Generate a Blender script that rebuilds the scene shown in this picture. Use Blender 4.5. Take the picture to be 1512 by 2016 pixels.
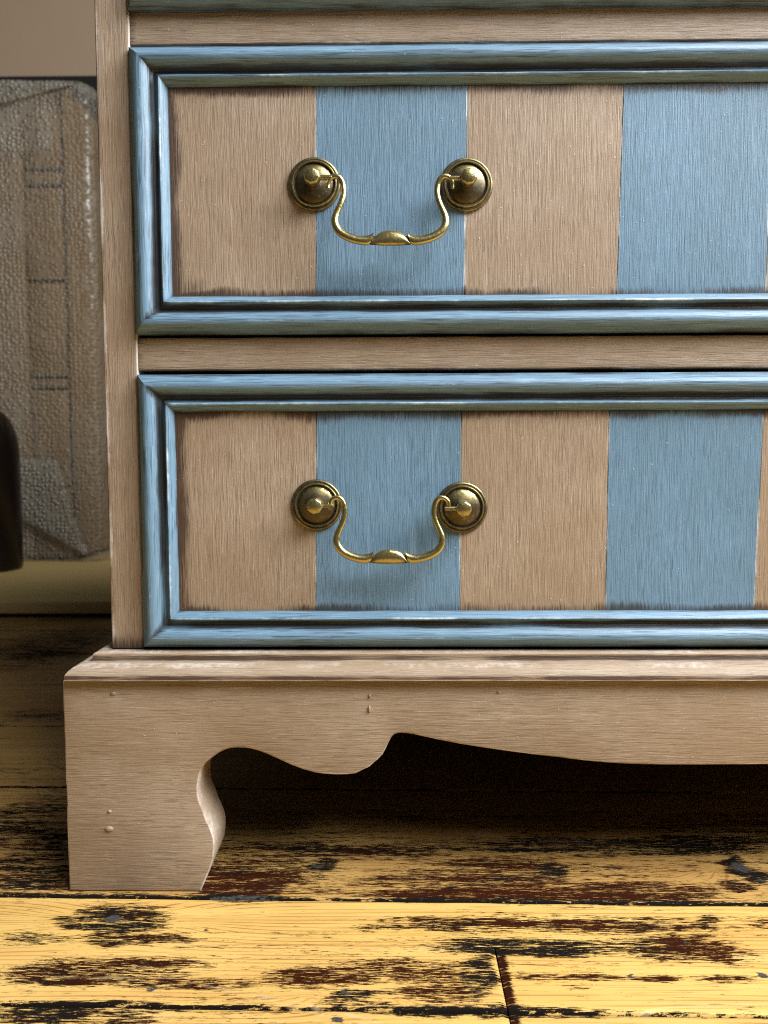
import bpy, bmesh, math, random
from mathutils import Vector, Matrix, noise as mnoise

# ------------------------------------------------------------------ camera, world, lamps, exposure
scene = bpy.context.scene
for o in list(bpy.data.objects):
    bpy.data.objects.remove(o)
R = math.radians
F, CX, CY = 1514.0, 756.0, 1008.0            # focal length and centre in photo pixels (1512 x 2016)
YP = 0.380                                    # front face of the plinth, metres in front of the lens
PITCH, YAW, ROLL = R(4.0), R(0.6), R(-0.2)
ROT = Matrix.Rotation(YAW, 3, 'Z') @ Matrix.Rotation(math.pi / 2 - PITCH, 3, 'X') @ Matrix.Rotation(ROLL, 3, 'Z')

def ray(u, v):
    return ROT @ Vector(((u - CX) / F, -(v - CY) / F, -1.0))

_d = ray(300, 1756)
CAMZ = -_d.z * YP / _d.y                      # the foot stands on z = 0
CAM = Vector((0, 0, CAMZ))

def P(u, v, Y):                               # point of the pixel's ray on the upright plane y = Y
    d = ray(u, v); return CAM + d * (Y / d.y)

def G(u, v, z=0.0):                           # point of the pixel's ray on a level plane
    d = ray(u, v); return CAM + d * ((z - CAMZ) / d.z)

cam_data = bpy.data.cameras.new('camera')
cam = bpy.data.objects.new('camera', cam_data)
scene.collection.objects.link(cam)
cam.matrix_world = Matrix.Translation(CAM) @ ROT.to_4x4()
cam_data.sensor_fit = 'HORIZONTAL'
cam_data.sensor_width = 36.0
cam_data.lens = 36.0 * F / 1512.0
cam_data.clip_start = 0.01
cam_data.clip_end = 50
cam_data.dof.use_dof = True
cam_data.dof.focus_distance = 0.375
cam_data.dof.aperture_fstop = 20.0
scene.camera = cam
scene.render.resolution_x, scene.render.resolution_y = 768, 1024

world = bpy.data.worlds.new('World'); scene.world = world
world.use_nodes = True
wb = world.node_tree.nodes['Background']
wb.inputs[0].default_value = (0.72, 0.88, 1.0, 1)
wb.inputs[1].default_value = 0.05

def area(name, loc, target, sx, sy, power, col):
    l = bpy.data.lights.new(name, 'AREA'); l.shape = 'RECTANGLE'
    l.size, l.size_y, l.energy, l.color = sx, sy, power, col
    o = bpy.data.objects.new(name, l); scene.collection.objects.link(o)
    o.location = loc
    o.rotation_euler = (Vector(target) - Vector(loc)).to_track_quat('-Z', 'Y').to_euler()
    return o
area('side_window_light', (1.38, -0.04, 1.22), (0.0, 0.40, 0.15), 0.8, 0.9, 47, (0.94, 0.975, 1.0))
area('front_window_light', (0.98, -0.42, 1.72), (0.05, 0.40, 0.12), 1.2, 0.9, 68, (0.98, 0.985, 1.0))
vs = scene.view_settings
vs.view_transform = 'Standard'; vs.look = 'None'; vs.exposure = 0.08; vs.gamma = 1.0
vs.use_curve_mapping = False
scene.cycles.use_denoising = False            # keep the brush marks; 128 samples are enough
scene.cycles.filter_width = 1.1
scene.cycles.sample_clamp_indirect = 4.0

# ------------------------------------------------------------------ helpers
random.seed(7)
COL = scene.collection
WORLD_ORG = {}

def nz(x, y=0.0, z=0.0):
    return mnoise.noise(Vector((x, y, z)))

def link_mesh(name, verts, faces, mat, parent=None, smooth=True, attrs=None, angle=38, kind=None, origin=None, mats=None, fmat=None):
    """one mesh object; verts in world metres; the origin goes to the middle of its base"""
    xs = [v[0] for v in verts]; ys = [v[1] for v in verts]; zs = [v[2] for v in verts]
    c = Vector(origin) if origin else Vector(((min(xs) + max(xs)) / 2, (min(ys) + max(ys)) / 2, min(zs)))
    me = bpy.data.meshes.new(name)
    me.from_pydata([(v[0] - c.x, v[1] - c.y, v[2] - c.z) for v in verts], [], faces)
    bm = bmesh.new(); bm.from_mesh(me)
    bmesh.ops.recalc_face_normals(bm, faces=bm.faces)
    ca = math.cos(R(angle))
    for f in bm.faces:
        f.smooth = smooth
    for e in bm.edges:
        if len(e.link_faces) == 2 and e.link_faces[0].normal.dot(e.link_faces[1].normal) < ca:
            e.smooth = False
    bm.to_mesh(me); bm.free()
    if attrs:
        for k, fn in attrs.items():
            a = me.attributes.new(k, 'FLOAT', 'POINT')
            a.data.foreach_set('value', [float(fn(v[0], v[1], v[2])) for v in verts])
    for m in (mats or [mat]):
        me.materials.append(m)
    if fmat:
        me.polygons.foreach_set('material_index', fmat)
    o = bpy.data.objects.new(name, me); COL.objects.link(o)
    WORLD_ORG[o.name] = c
    if parent is not None:
        o.parent = parent
        o.location = c - WORLD_ORG[parent.name]
    else:
        o.location = c
    if kind:
        o['kind'] = kind
    return o

def thing(name, loc, label, cat, group=None):
    o = bpy.data.objects.new(name, None); COL.objects.link(o)
    o.empty_display_size = 0.05
    o.location = loc; WORLD_ORG[o.name] = Vector(loc)
    o['label'] = label; o['category'] = cat
    if group: o['group'] = group
    return o

def tag(o, label, cat, group=None):
    o['label'] = label; o['category'] = cat
    if group: o['group'] = group

def copy_mesh(src, name, loc, parent, flip=False):
    o = src.copy(); o.name = name; COL.objects.link(o)
    o.parent = parent; o.location = Vector(loc) - WORLD_ORG[parent.name]
    WORLD_ORG[o.name] = Vector(loc)
    return o

def rings_mesh(rings, closed=True, cap=True):
    n = len(rings[0]); verts = [tuple(p) for r in rings for p in r]; faces = []
    for i in range(len(rings) - 1):
        for j in range(n if closed else n - 1):
            k = (j + 1) % n
            faces.append((i * n + j, i * n + k, (i + 1) * n + k, (i + 1) * n + j))
    if cap and closed:
        faces.append(tuple(range(n)))
        faces.append(tuple((len(rings) - 1) * n + j for j in range(n)))
    return verts, faces

def round_rect(a0, a1, b0, b1, r, front_div=8, seg=3):
    """closed profile, a across, b depth; side b0 is the front: finely divided"""
    pts = []
    cs = [(a1 - r, b0 + r, -90), (a1 - r, b1 - r, 0), (a0 + r, b1 - r, 90), (a0 + r, b0 + r, 180)]
    for k, (ca, cb, s) in enumerate(cs):
        for q in range(seg + 1):
            t = R(s + 90 * q / seg)
            pts.append((ca + r * math.cos(t), cb + r * math.sin(t)))
    last = pts[-1]; first = pts[0]
    for q in range(1, front_div):
        t = q / front_div
        pts.append((last[0] + (first[0] - last[0]) * t, last[1] + (first[1] - last[1]) * t))
    return pts

def board(name, axis, lo, hi, a0, a1, b0, b1, r, mat, parent, n=40, jit=0.00015, attrs=None, seed=0.0, front_div=8, **kw):
    """a board swept along x or z with softened, slightly uneven edges. a: z (axis x) or x (axis z); b: y"""
    prof = round_rect(a0, a1, b0, b1, r, front_div)
    rings = []
    for i in range(n + 1):
        t = lo + (hi - lo) * i / n
        ring = []
        for (a, b) in prof:
            ja = jit * nz(t * 60 + seed, a * 300, b * 300)
            jb = jit * nz(t * 60 + seed + 31, a * 300, b * 300)
            if axis == 'x': ring.append((t, b + jb, a + ja))
            else: ring.append((a + ja, b + jb, t))
        rings.append(ring)
    v, f = rings_mesh(rings)
    return link_mesh(name, v, f, mat, parent, attrs=attrs, **kw)

def box(name, x0, x1, y0, y1, z0, z1, mat, parent=None, bev=0.0, **kw):
    bm = bmesh.new(); bmesh.ops.create_cube(bm, size=1.0)
    for v in bm.verts:
        v.co = Vector(((x0 + x1) / 2 + v.co.x * (x1 - x0), (y0 + y1) / 2 + v.co.y * (y1 - y0), (z0 + z1) / 2 + v.co.z * (z1 - z0)))
    if bev:
        bmesh.ops.bevel(bm, geom=list(bm.edges), offset=bev, segments=2, profile=0.5, affect='EDGES')
    bm.verts.ensure_lookup_table(); bm.verts.index_update()
    v = [tuple(q.co) for q in bm.verts]; f = [[q.index for q in fc.verts] for fc in bm.faces]
    bm.free()
    return link_mesh(name, v, f, mat, parent, **kw)

def lathe(profile, cx, cz, y0, seg=48):
    """profile (radius, forward) turned about an axis along -y"""
    rings = []
    for (r, h) in profile:
        rings.append([(cx + r * math.cos(2 * math.pi * k / seg), y0 - h, cz + r * math.sin(2 * math.pi * k / seg)) for k in range(seg)])
    return rings_mesh(rings)

def lerp(a, b, t): return a + (b - a) * t
def clamp(x, a=0.0, b=1.0): return max(a, min(b, x))
def sstep(a, b, x):
    t = clamp((x - a) / (b - a)); return t * t * (3 - 2 * t)

# ------------------------------------------------------------------ materials
class NT:
    def __init__(s, name):
        s.m = bpy.data.materials.new(name); s.m.use_nodes = True
        s.t = s.m.node_tree; s.n = s.t.nodes; s.l = s.t.links
        s.b = s.n['Principled BSDF']; s.out = s.n['Material Output']
        g = s.n.new('ShaderNodeNewGeometry'); s.pos = g.outputs['Position']; s.geo = g
    def put(s, sock, v):
        if isinstance(v, bpy.types.NodeSocket): s.l.new(v, sock)
        elif v is not None: sock.default_value = v
    def map(s, scale, loc=(0, 0, 0), rot=(0, 0, 0), vec=None):
        n = s.n.new('ShaderNodeMapping'); s.put(n.inputs[0], vec or s.pos)
        n.inputs['Location'].default_value = loc; n.inputs['Rotation'].default_value = rot; n.inputs['Scale'].default_value = scale
        return n.outputs[0]
    def noise(s, vec, scale=1.0, detail=2.0, rough=0.5, dist=0.0):
        n = s.n.new('ShaderNodeTexNoise'); s.put(n.inputs['Vector'], vec); n.inputs['Scale'].default_value = scale
        n.inputs['Detail'].default_value = detail; n.inputs['Roughness'].default_value = rough; n.inputs['Distortion'].default_value = dist
        return n.outputs[0]
    def math(s, op, a, b=None, c=None, cl=False):
        n = s.n.new('ShaderNodeMath'); n.operation = op; n.use_clamp = cl
        s.put(n.inputs[0], a); s.put(n.inputs[1], b); s.put(n.inputs[2], c); return n.outputs[0]
    def ramp(s, v, lo, hi, t0=0.0, t1=1.0):
        n = s.n.new('ShaderNodeMapRange'); n.interpolation_type = 'SMOOTHSTEP'; n.clamp = True
        s.put(n.inputs[0], v); n.inputs[1].default_value = lo; n.inputs[2].default_value = hi
        n.inputs[3].default_value = t0; n.inputs[4].default_value = t1; return n.outputs[0]
    def mix(s, f, a, b, mode='MIX'):
        n = s.n.new('ShaderNodeMix'); n.data_type = 'RGBA'; n.blend_type = mode; n.clamp_factor = True
        s.put(n.inputs[0], f)
        for sock, v in ((n.inputs[6], a), (n.inputs[7], b)):
            s.put(sock, (*v, 1) if isinstance(v, tuple) and len(v) == 3 else v)
        return n.outputs[2]
    def attr(s, name):
        n = s.n.new('ShaderNodeAttribute'); n.attribute_name = name; return n.outputs['Fac']
    def bump(s, h, strength, dist, normal=None):
        n = s.n.new('ShaderNodeBump'); n.inputs['Strength'].default_value = strength; n.inputs['Distance'].default_value = dist
        s.put(n.inputs['Height'], h)
        if normal: s.put(n.inputs['Normal'], normal)
        return n.outputs[0]
    def done(s, col, rough=0.5, normal=None, **kw):
        s.put(s.b.inputs['Base Color'], (*col, 1) if isinstance(col, tuple) and len(col) == 3 else col)
        s.put(s.b.inputs['Roughness'], rough)
        if normal: s.put(s.b.inputs['Normal'], normal)
        for k, v in kw.items(): s.put(s.b.inputs[k], v)
        return s.m

WAX = (0.045, 0.021, 0.009)

def paint(name, base, axis, rough=0.52, dark=0.50, light=0.75, wax_col=WAX, fine=1800.0, bump=0.6, warm=(1.0, 0.93, 0.85), edge_col=(0.62, 0.57, 0.52)):
    """brushed chalk paint rubbed with dark wax; axis = direction of the brush strokes"""
    m = NT(name)
    def sc(cross, along):
        return (along, cross, cross) if axis == 'x' else (cross, cross, along)
    wv = m.n.new('ShaderNodeVectorMath'); wv.operation = 'MULTIPLY_ADD'
    wn = m.n.new('ShaderNodeTexNoise'); m.put(wn.inputs['Vector'], m.map((11, 11, 11))); wn.inputs['Detail'].default_value = 1
    m.put(wv.inputs[0], wn.outputs['Color']); wv.inputs[1].default_value = (0.0012, 0.0012, 0.0012); m.put(wv.inputs[2], m.pos)
    p = wv.outputs[0]
    n1 = m.noise(m.map(sc(fine, fine * 0.028), vec=p), 1, 3, 0.62)
    n1b = m.noise(m.map(sc(fine * 1.9, fine * 0.045), (3, 7, 1), vec=p), 1, 2, 0.6)
    n2 = m.noise(m.map(sc(fine * 0.25, fine * 0.02), (9, 2, 5), vec=p), 1, 3, 0.6)
    n3 = m.noise(m.map((22, 22, 22), (4, 4, 4)), 1, 4, 0.6)
    spk = m.noise(m.map((520, 520, 520)), 1, 2, 0.5)
    streak = m.math('ADD', m.math('MULTIPLY', n1, 0.78), m.math('MULTIPLY', n2, 0.22))
    dk = m.math('MULTIPLY', m.ramp(streak, 0.50, 0.37), m.ramp(n3, 0.25, 0.7, 0.55, 1.0))
    lt = m.math('MULTIPLY', m.ramp(n1b, 0.53, 0.70), m.ramp(n3, 0.35, 0.65, 0.5, 1.0))
    b = base
    c = m.mix(m.ramp(n3, 0.3, 0.72), tuple(x * 0.90 * w for x, w in zip(b, warm)), tuple(x * 1.06 for x in b))
    c = m.mix(m.ramp(n2, 0.40, 0.68, 0, 0.3), c, tuple(x * 0.78 * w for x, w in zip(b, warm)))
    c = m.mix(m.math('MULTIPLY', dk, dark), c, tuple(lerp(x * 0.30, y, 0.35) for x, y in zip(b, wax_col)))
    c = m.mix(m.math('MULTIPLY', lt, light), c, tuple(min(0.9, x * 1.35 + 0.05) for x in b))
    c = m.mix(m.ramp(spk, 0.73, 0.78, 0, 0.5), c, tuple(min(0.9, x * 1.4 + 0.12) for x in b))
    scf = m.noise(m.map(sc(210, 9), (2, 6, 3), vec=p), 1, 4, 0.68)
    c = m.mix(m.math('MULTIPLY', m.ramp(scf, 0.60, 0.76), m.ramp(n1b, 0.35, 0.6, 0.1, 0.6)), c, tuple(min(0.85, x * 1.25 + 0.12) for x in b))
    lite = m.attr('lite')
    lm = m.ramp(m.math('ADD', lite, m.math('MULTIPLY', m.math('SUBTRACT', m.noise(m.map((260, 260, 260)), 1, 3, 0.6), 0.5), 0.8)), 0.25, 0.90)
    c = m.mix(m.math('MULTIPLY', lm, 0.8), c, edge_col)
    wax = m.attr('wax')
    wn_ = m.math('ADD', m.math('MULTIPLY', m.math('SUBTRACT', n1, 0.5), 1.3), m.math('MULTIPLY', m.math('SUBTRACT', n3, 0.5), 0.9))
    wm = m.ramp(m.math('ADD', wax, m.math('MULTIPLY', wn_, m.ramp(wax, 0.02, 0.25))), 0.14, 0.70)
    c = m.mix(m.math('MULTIPLY', wm, 0.93), c, wax_col)
    h = m.math('ADD', m.math('MULTIPLY', n1, 1.0), m.math('ADD', m.math('MULTIPLY', n1b, 0.35), m.math('MULTIPLY', n2, 0.4)))
    h = m.math('ADD', h, m.math('MULTIPLY', m.ramp(spk, 0.71, 0.80), 0.5))
    nrm = m.bump(h, bump, 0.0005)
    rg = m.math('ADD', m.math('MULTIPLY', n2, 0.22), rough - 0.11)
    return m.done(c, rg, nrm, **{'Specular IOR Level': 0.45})

TAN = (0.300, 0.228, 0.160)
BLUE = (0.118, 0.214, 0.312)
M_tan_x = paint('taupe_paint_horizontal_strokes', TAN, 'x')
M_tan_z = paint('taupe_paint_vertical_strokes', TAN, 'z')
M_blue_z = paint('blue_paint_vertical_strokes', BLUE, 'z', wax_col=(0.03, 0.03, 0.03), warm=(1, 1, 0.97), light=0.5, edge_col=(0.6, 0.62, 0.66))
M_mould_x = paint('blue_moulding_paint_horizontal', (0.128, 0.222, 0.312), 'x', rough=0.42, dark=0.85, light=0.75, wax_col=(0.016, 0.014, 0.013), fine=1200, warm=(1, 1, 0.97), edge_col=(0.55, 0.66, 0.72), bump=0.4)
M_mould_z = paint('blue_moulding_paint_vertical', (0.128, 0.222, 0.312), 'z', rough=0.42, dark=0.85, light=0.75, wax_col=(0.016, 0.014, 0.013), fine=1200, warm=(1, 1, 0.97), edge_col=(0.55, 0.66, 0.72), bump=0.4)

def plain(name, col, rough=0.7, var=0.12, scale=30, **kw):
    m = NT(name); n = m.noise(m.map((scale,) * 3), 1, 4, 0.6)
    c = m.mix(n, tuple(x * (1 - var) for x in col), tuple(x * (1 + var) for x in col))
    return m.done(c, rough, m.bump(n, 0.1, 0.001), **kw)
M_raw = plain('raw_inner_wood', (0.035, 0.022, 0.013))
M_wall = plain('tan_wall_paint', (0.36, 0.255, 0.165), 0.85, 0.03, 12)
M_wains = plain('dark_wainscot_paint', (0.012, 0.010, 0.009), 0.6, 0.2, 40)

def brass():
    m = NT('antique_brass')
    n = m.noise(m.map((180, 180, 180)), 1, 4, 0.65); n2 = m.noise(m.map((900, 900, 900)), 1, 3, 0.6)
    pt = m.geo.outputs['Pointiness']
    pat = m.attr('patina')
    f = m.ramp(m.math('ADD', pat, m.math('MULTIPLY', m.math('SUBTRACT', n, 0.5), 0.9)), 0.15, 0.85)
    c = m.mix(f, (0.47, 0.385, 0.160), (0.085, 0.068, 0.042))
    c = m.mix(m.ramp(n2, 0.6, 0.8, 0, 0.4), c, (0.62, 0.52, 0.26))
    r = m.math('ADD', m.math('MULTIPLY', f, 0.20), m.math('MULTIPLY', n2, 0.30))
    r = m.math('ADD', r, 0.10)
    return m.done(c, r, m.bump(m.math('ADD', n, n2), 0.12, 0.0004), Metallic=0.92)
M_brass = brass()

def floor_mat():
    m = NT('worn_pine_floor')
    attr_res = m.attr('residue'); attr_blk = m.attr('black'); rnd = m.attr('rnd')
    n_w = m.noise(m.map((2.2, 18, 1)), 1, 2, 0.5)
    sx = m.n.new('ShaderNodeSeparateXYZ'); m.put(sx.inputs[0], m.pos)
    knot = m.attr('knot')
    g = m.math('ADD', m.math('MULTIPLY', sx.outputs['Y'], 620.0), m.math('MULTIPLY', n_w, 9.0))
    g = m.math('ADD', g, m.math('MULTIPLY', knot, 9.0))
    g = m.math('ADD', g, m.math('MULTIPLY', rnd, 50.0))
    gs = m.math('SINE', m.math('MULTIPLY', g, 3.6))
    fine = m.noise(m.map((28, 900, 1)), 1, 3, 0.65)
    mid = m.noise(m.map((9, 170, 1), (2, 5, 0)), 1, 3, 0.6)
    big = m.noise(m.map((6, 14, 1), (1, 8, 0)), 1, 3, 0.6)
    line = m.math('MULTIPLY', m.ramp(gs, 0.55, 1.0), m.ramp(mid, 0.40, 0.62))
    c = m.mix(m.ramp(big, 0.3, 0.7), (0.54, 0.330, 0.088), (0.60, 0.40, 0.120))
    c = m.mix(m.ramp(mid, 0.35, 0.7, 0, 0.55), c, (0.47, 0.262, 0.068))
    c = m.mix(m.ramp(rnd, 0.0, 1.0, 0.0, 0.25), c, (0.55, 0.34, 0.12))
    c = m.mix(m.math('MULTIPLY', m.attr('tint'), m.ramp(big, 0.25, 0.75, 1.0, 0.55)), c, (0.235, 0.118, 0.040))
    c = m.mix(m.math('MULTIPLY', line, 0.75), c, (0.27, 0.115, 0.03))
    c = m.mix(m.ramp(fine, 0.58, 0.70, 0, 0.6), c, (0.26, 0.11, 0.035))
    pale = m.noise(m.map((14, 60, 1), (7, 1, 0)), 1, 2, 0.5)
    c = m.mix(m.ramp(pale, 0.58, 0.8, 0, 0.35), c, (0.62, 0.45, 0.20))
    # flakes of old dark varnish caught in the grain
    s1 = m.noise(m.map((120, 1350, 1)), 1, 5, 0.78)
    s2 = m.noise(m.map((20, 230, 1), (5, 3, 0)), 1, 4, 0.68)
    st = m.math('ADD', m.math('MULTIPLY', s1, 1.0), m.math('MULTIPLY', s2, 0.50))
    v = m.math('ADD', m.math('MULTIPLY', m.math('ADD', st, -0.75), 2.2), m.math('ADD', m.math('MULTIPLY', attr_res, 0.62), -0.425))
    fl = m.ramp(v, -0.012, 0.020)
    tone = m.noise(m.map((30, 90, 1), (8, 8, 0)), 1, 3, 0.6)
    dk = m.mix(m.ramp(m.math('ADD', tone, attr_blk), 0.42, 0.78), (0.028, 0.0075, 0.0035), (0.010, 0.0075, 0.006))
    worn = m.ramp(m.noise(m.map((120, 700, 1), (3, 3, 0)), 1, 2, 0.6), 0.66, 0.78)
    dk = m.mix(m.math('MULTIPLY', worn, 0.2), dk, (0.16, 0.10, 0.06))
    c = m.mix(fl, c, dk)
    # dust-grey marks and hairline scratches
    scr = m.attr('scratch')
    scm = m.ramp(m.math('ADD', scr, m.math('MULTIPLY', m.math('SUBTRACT', s1, 0.5), 0.8)), 0.35, 0.75)
    c = m.mix(m.math('MULTIPLY', scm, 0.35), c, (0.62, 0.47, 0.28))
    gry = m.attr('grey')
    gm = m.ramp(m.math('ADD', gry, m.math('MULTIPLY', m.math('SUBTRACT', m.noise(m.map((260, 620, 1)), 1, 4, 0.7), 0.5), 2.4)), 0.40, 0.72)
    c = m.mix(gm, c, m.mix(m.noise(m.map((500, 900, 1)), 1, 2, 0.6), (0.012, 0.012, 0.012), (0.085, 0.082, 0.076)))
    h = m.math('ADD', m.math('MULTIPLY', fine, 0.6), m.math('MULTIPLY', line, -0.7))
    h = m.math('ADD', h, m.math('MULTIPLY', fl, 0.7))
    h = m.math('ADD', h, m.math('MULTIPLY', gm, -0.6))
    rg = m.math('ADD', m.math('MULTIPLY', mid, 0.22), 0.30)
    return m.done(c, rg, m.bump(h, 0.4, 0.0005), **{'Specular IOR Level': m.ramp(fl, 0, 1, 0.20, 0.0)})
M_floor = floor_mat()
M_sub = plain('dark_dust_between_planks', (0.018, 0.014, 0.010), 0.9)

def pine_mat():
    m = NT('pale_pine_board')
    mid = m.noise(m.map((4, 60, 200)), 1, 3, 0.6); k = m.noise(m.map((9, 16, 1), (3, 0.5, 0)), 1, 1, 0.5)
    c = m.mix(mid, (0.46, 0.32, 0.105), (0.58, 0.43, 0.18))
    c = m.mix(m.ramp(k, 0.72, 0.78, 0, 0.7), c, (0.20, 0.11, 0.04))
    return m.done(c, 0.55, m.bump(mid, 0.1, 0.0005))
M_pine = pine_mat()

def crate_mat():
    m = NT('brown_cabinet_wood')
    n = m.noise(m.map((8, 40, 90)), 1, 3, 0.6)
    return m.done(m.mix(n, (0.12, 0.065, 0.022), (0.21, 0.13, 0.052)), 0.6)
M_crate = crate_mat()

def wrap_mat():
    m = NT('bubble_wrap_film')
    vo = m.n.new('ShaderNodeTexVoronoi'); m.put(vo.inputs['Vector'], m.map((125, 125, 135))); vo.inputs['Scale'].default_value = 1
    vo.inputs['Randomness'].default_value = 0.6
    d = vo.outputs['Distance']
    dome = m.ramp(d, 0.62, 0.12)
    big = m.noise(m.map((9, 9, 6)), 1, 3, 0.6)
    h = m.math('ADD', dome, m.math('MULTIPLY', big, 0.9))
    nrm = m.bump(h, 0.9, 0.003)
    tr = m.n.new('ShaderNodeBsdfTransparent'); tr.inputs[0].default_value = (0.92, 0.90, 0.86, 1)
    m.done((0.30, 0.275, 0.225), 0.24, nrm, **{'Specular IOR Level': 0.8})
    ms = m.n.new('ShaderNodeMixShader')
    lay = m.attr('layers')
    f = m.math('ADD', m.math('MULTIPLY', dome, -0.12), m.math('ADD', m.math('MULTIPLY', big, 0.22), m.math('ADD', m.math('MULTIPLY', lay, 0.3), 0.16)), cl=True)
    m.l.new(f, ms.inputs[0]); m.l.new(tr.outputs[0], ms.inputs[1]); m.l.new(m.b.outputs[0], ms.inputs[2])
    m.l.new(ms.outputs[0], m.out.inputs[0])
    return m.m
M_wrap = wrap_mat()

def amber():
    m = NT('dark_amber_glass')
    return m.done((0.005, 0.0025, 0.0015), 0.2, None, **{'Specular IOR Level': 0.3})
M_amber = amber()

# ------------------------------------------------------------------ the setting: floor, wall
# boards run almost parallel to the chest
pa, pb = G(0, 1763), G(1512, 1782)
FANG = math.atan2(pb.y - pa.y, pb.x - pa.x)
SEAM0 = pa.y - pa.x * math.tan(FANG)            # y of the front seam at x = 0
fx, fy = Vector((math.cos(FANG), math.sin(FANG), 0)), Vector((-math.sin(FANG), math.cos(FANG), 0))

def seam_at(u, v):
    p = G(u, v); return p.y - p.x * math.tan(FANG)
WALL_Y = 2.15
W1 = SEAM0 - seam_at(760, 1988)                 # row in front of the seam
rows = [seam_at(760, 1988) - 0.118 * k for k in range(4, 0, -1)] + [seam_at(760, 1988), SEAM0]
s = seam_at(60, 1549)
while s < WALL_Y:
    rows.append(s); s += 0.118
rows.append(WALL_Y + 0.01)
TIGHT = seam_at(988, 1866)                      # a joint so tight that no dirt shows in it
DIRTY = list(rows)
rows = sorted(rows + [TIGHT])

# stains: (u0, u1, v0, v1, residue, black) in photo pixels on the floor, real marks on the boards
STAINS = [
    (130, 320, 1785, 1835, 1.15, 0.3), (150, 380, 1838, 1858, 0.95, 0.1), (0, 110, 1832, 1858, 0.8, 0.2), (40, 370, 1888, 1918, 0.98, 0.0),
    (0, 260, 1905, 1940, 0.95, 0.0), (180, 500, 1925, 1945, 0.85, 0.1), (0, 180, 1975, 2012, 0.98, 0.25), (150, 330, 1972, 1992, 0.7, 0.0),
    (200, 300, 1995, 2030, 0.75, 0.1), (180, 340, 1800, 1830, 0.8, 0.1), (60, 240, 1842, 1856, 0.6, 0.0),
    (520, 760, 1905, 1940, 0.92, -0.2), (640, 960, 1890, 1930, 0.92, -0.2), (780, 975, 1925, 1968, 1.05, -0.3), (915, 975, 1885, 1965, 1.25, 0.7),
    (880, 1180, 1850, 1880, 1.1, 0.5), (1180, 1300, 1850, 1870, 0.75, 0.2), (1255, 1450, 1848, 1890, 1.0, 0.0), (1370, 1460, 1870, 1898, 0.95, -0.1),
    (1010, 1230, 1915, 1935, 0.92, -0.2), (1260, 1350, 1920, 1936, 0.85, -0.2), (1390, 1490, 1918, 1936, 0.85, -0.1), (1115, 1175, 1938, 1950, 0.75, 0.1),
    (640, 1170, 1978, 1999, 1.2, 0.6), (620, 690, 1958, 1990, 0.75, 0.1), (650, 760, 1945, 1970, 0.9, 0.4),
    (745, 1050, 1804, 1830, 0.92, 0.0), (1050, 1420, 1812, 1832, 0.82, 0.0), (1370, 1420, 1800, 1830, 0.85, 0.2), (1480, 1530, 1810, 1828, 0.7, 0.0),
    (400, 550, 1718, 1772, 1.15, 0.0), (380, 640, 1695, 1735, 0.68, 0.0), (720, 1200, 1752, 1776, 0.95, -0.1), (760, 1100, 1715, 1750, 0.72, 0.0), (1100, 1380, 1745, 1775, 0.9, 0.0),
    (1420, 1480, 1738, 1756, 1.0, 0.0), (1435, 1475, 1692, 1724, 1.4, 1.0), (1470, 1512, 1715, 1740, 1.1, 0.8), (1060, 1120, 1705, 1725, 0.9, 0.4),
    (610, 660, 1694, 1715, 1.0, 0.6), (440, 900, 1662, 1690, 0.55, 0.1), (900, 1512, 1650, 1680, 0.6, 0.5), (880, 1100, 1692, 1712, 0.55, 0.0),
    (0, 130, 1640, 1760, 0.42, 0.2), (0, 130, 1560, 1640, 0.5, 0.3), (0, 130, 1395, 1420, 0.75, 0.5), (0, 215, 1240, 1300, 0.6, 0.4), (0, 130, 1480, 1560, 0.35, 0.2),
    (1480, 1512, 1985, 2005, 0.6, 0.2), 
]
ST = []
for (u0, u1, v0, v1, a, b) in STAINS:
    pc = G((u0 + u1) / 2, (v0 + v1) / 2); pr = G(u1, (v0 + v1) / 2); pt = G((u0 + u1) / 2, v0); pb_ = G((u0 + u1) / 2, v1)
    ST.append((pc.x, pc.y, abs(pr.x - pc.x) * 1.22, abs(pt.y - pb_.y) / 2 * 1.35, a, b))
KNOTS = [(235, 1812, 0.020, 0.009), (1455, 1708, 0.012, 0.008), (620, 1645, 0.030, 0.010), (1480, 1670, 0.03, 0.010), (705, 1955, 0.010, 0.005), (80, 1580, 0.03, 0.012), (140, 1475, 0.03, 0.012), (85, 1295, 0.03, 0.02)]
KN = []
for (u, v, rx, ry) in KNOTS:
    p = G(u, v); KN.append((p.x, p.y, rx, ry))
SCR = [[(100, 1925), (330, 1925), (480, 1955), (640, 2000)], [(100, 1790), (112, 1845)], [(500, 1960), (560, 1966), (760, 2016)], [(1180, 2016), (1300, 1985), (1512, 1975)]]
SC = []
for line in SCR:
    for a, b in zip(line[:-1], line[1:]):
        SC.append((G(*a), G(*b)))
GREY = [(205, 240, 1800, 1818, 1.0), (288, 298, 1845, 1888, 1.0), (395, 412, 1826, 1836, 0.8), (550, 562, 1938, 1946, 1.0), (665, 690, 1950, 1960, 0.8), (646, 676, 2000, 2014, 1.1), (1232, 1250, 1918, 1928, 1.0),
        (1340, 1352, 1848, 1860, 0.8), (1490, 1512, 1912, 1928, 0.9), (1016, 1030, 1908, 1916, 0.8), (610, 640, 1698, 1712, 0.6), (400, 560, 1762, 1776, 0.75), (1000, 1300, 1656, 1664, 0.6), (800, 930, 1664, 1668, 0.5), (285, 310, 1942, 1952, 1.0), (1440, 1475, 1694, 1722, 0.8),
        (1250, 1262, 1880, 1886, 0.6), (1490, 1510, 1728, 1738, 0.8)]
GR = []
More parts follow.
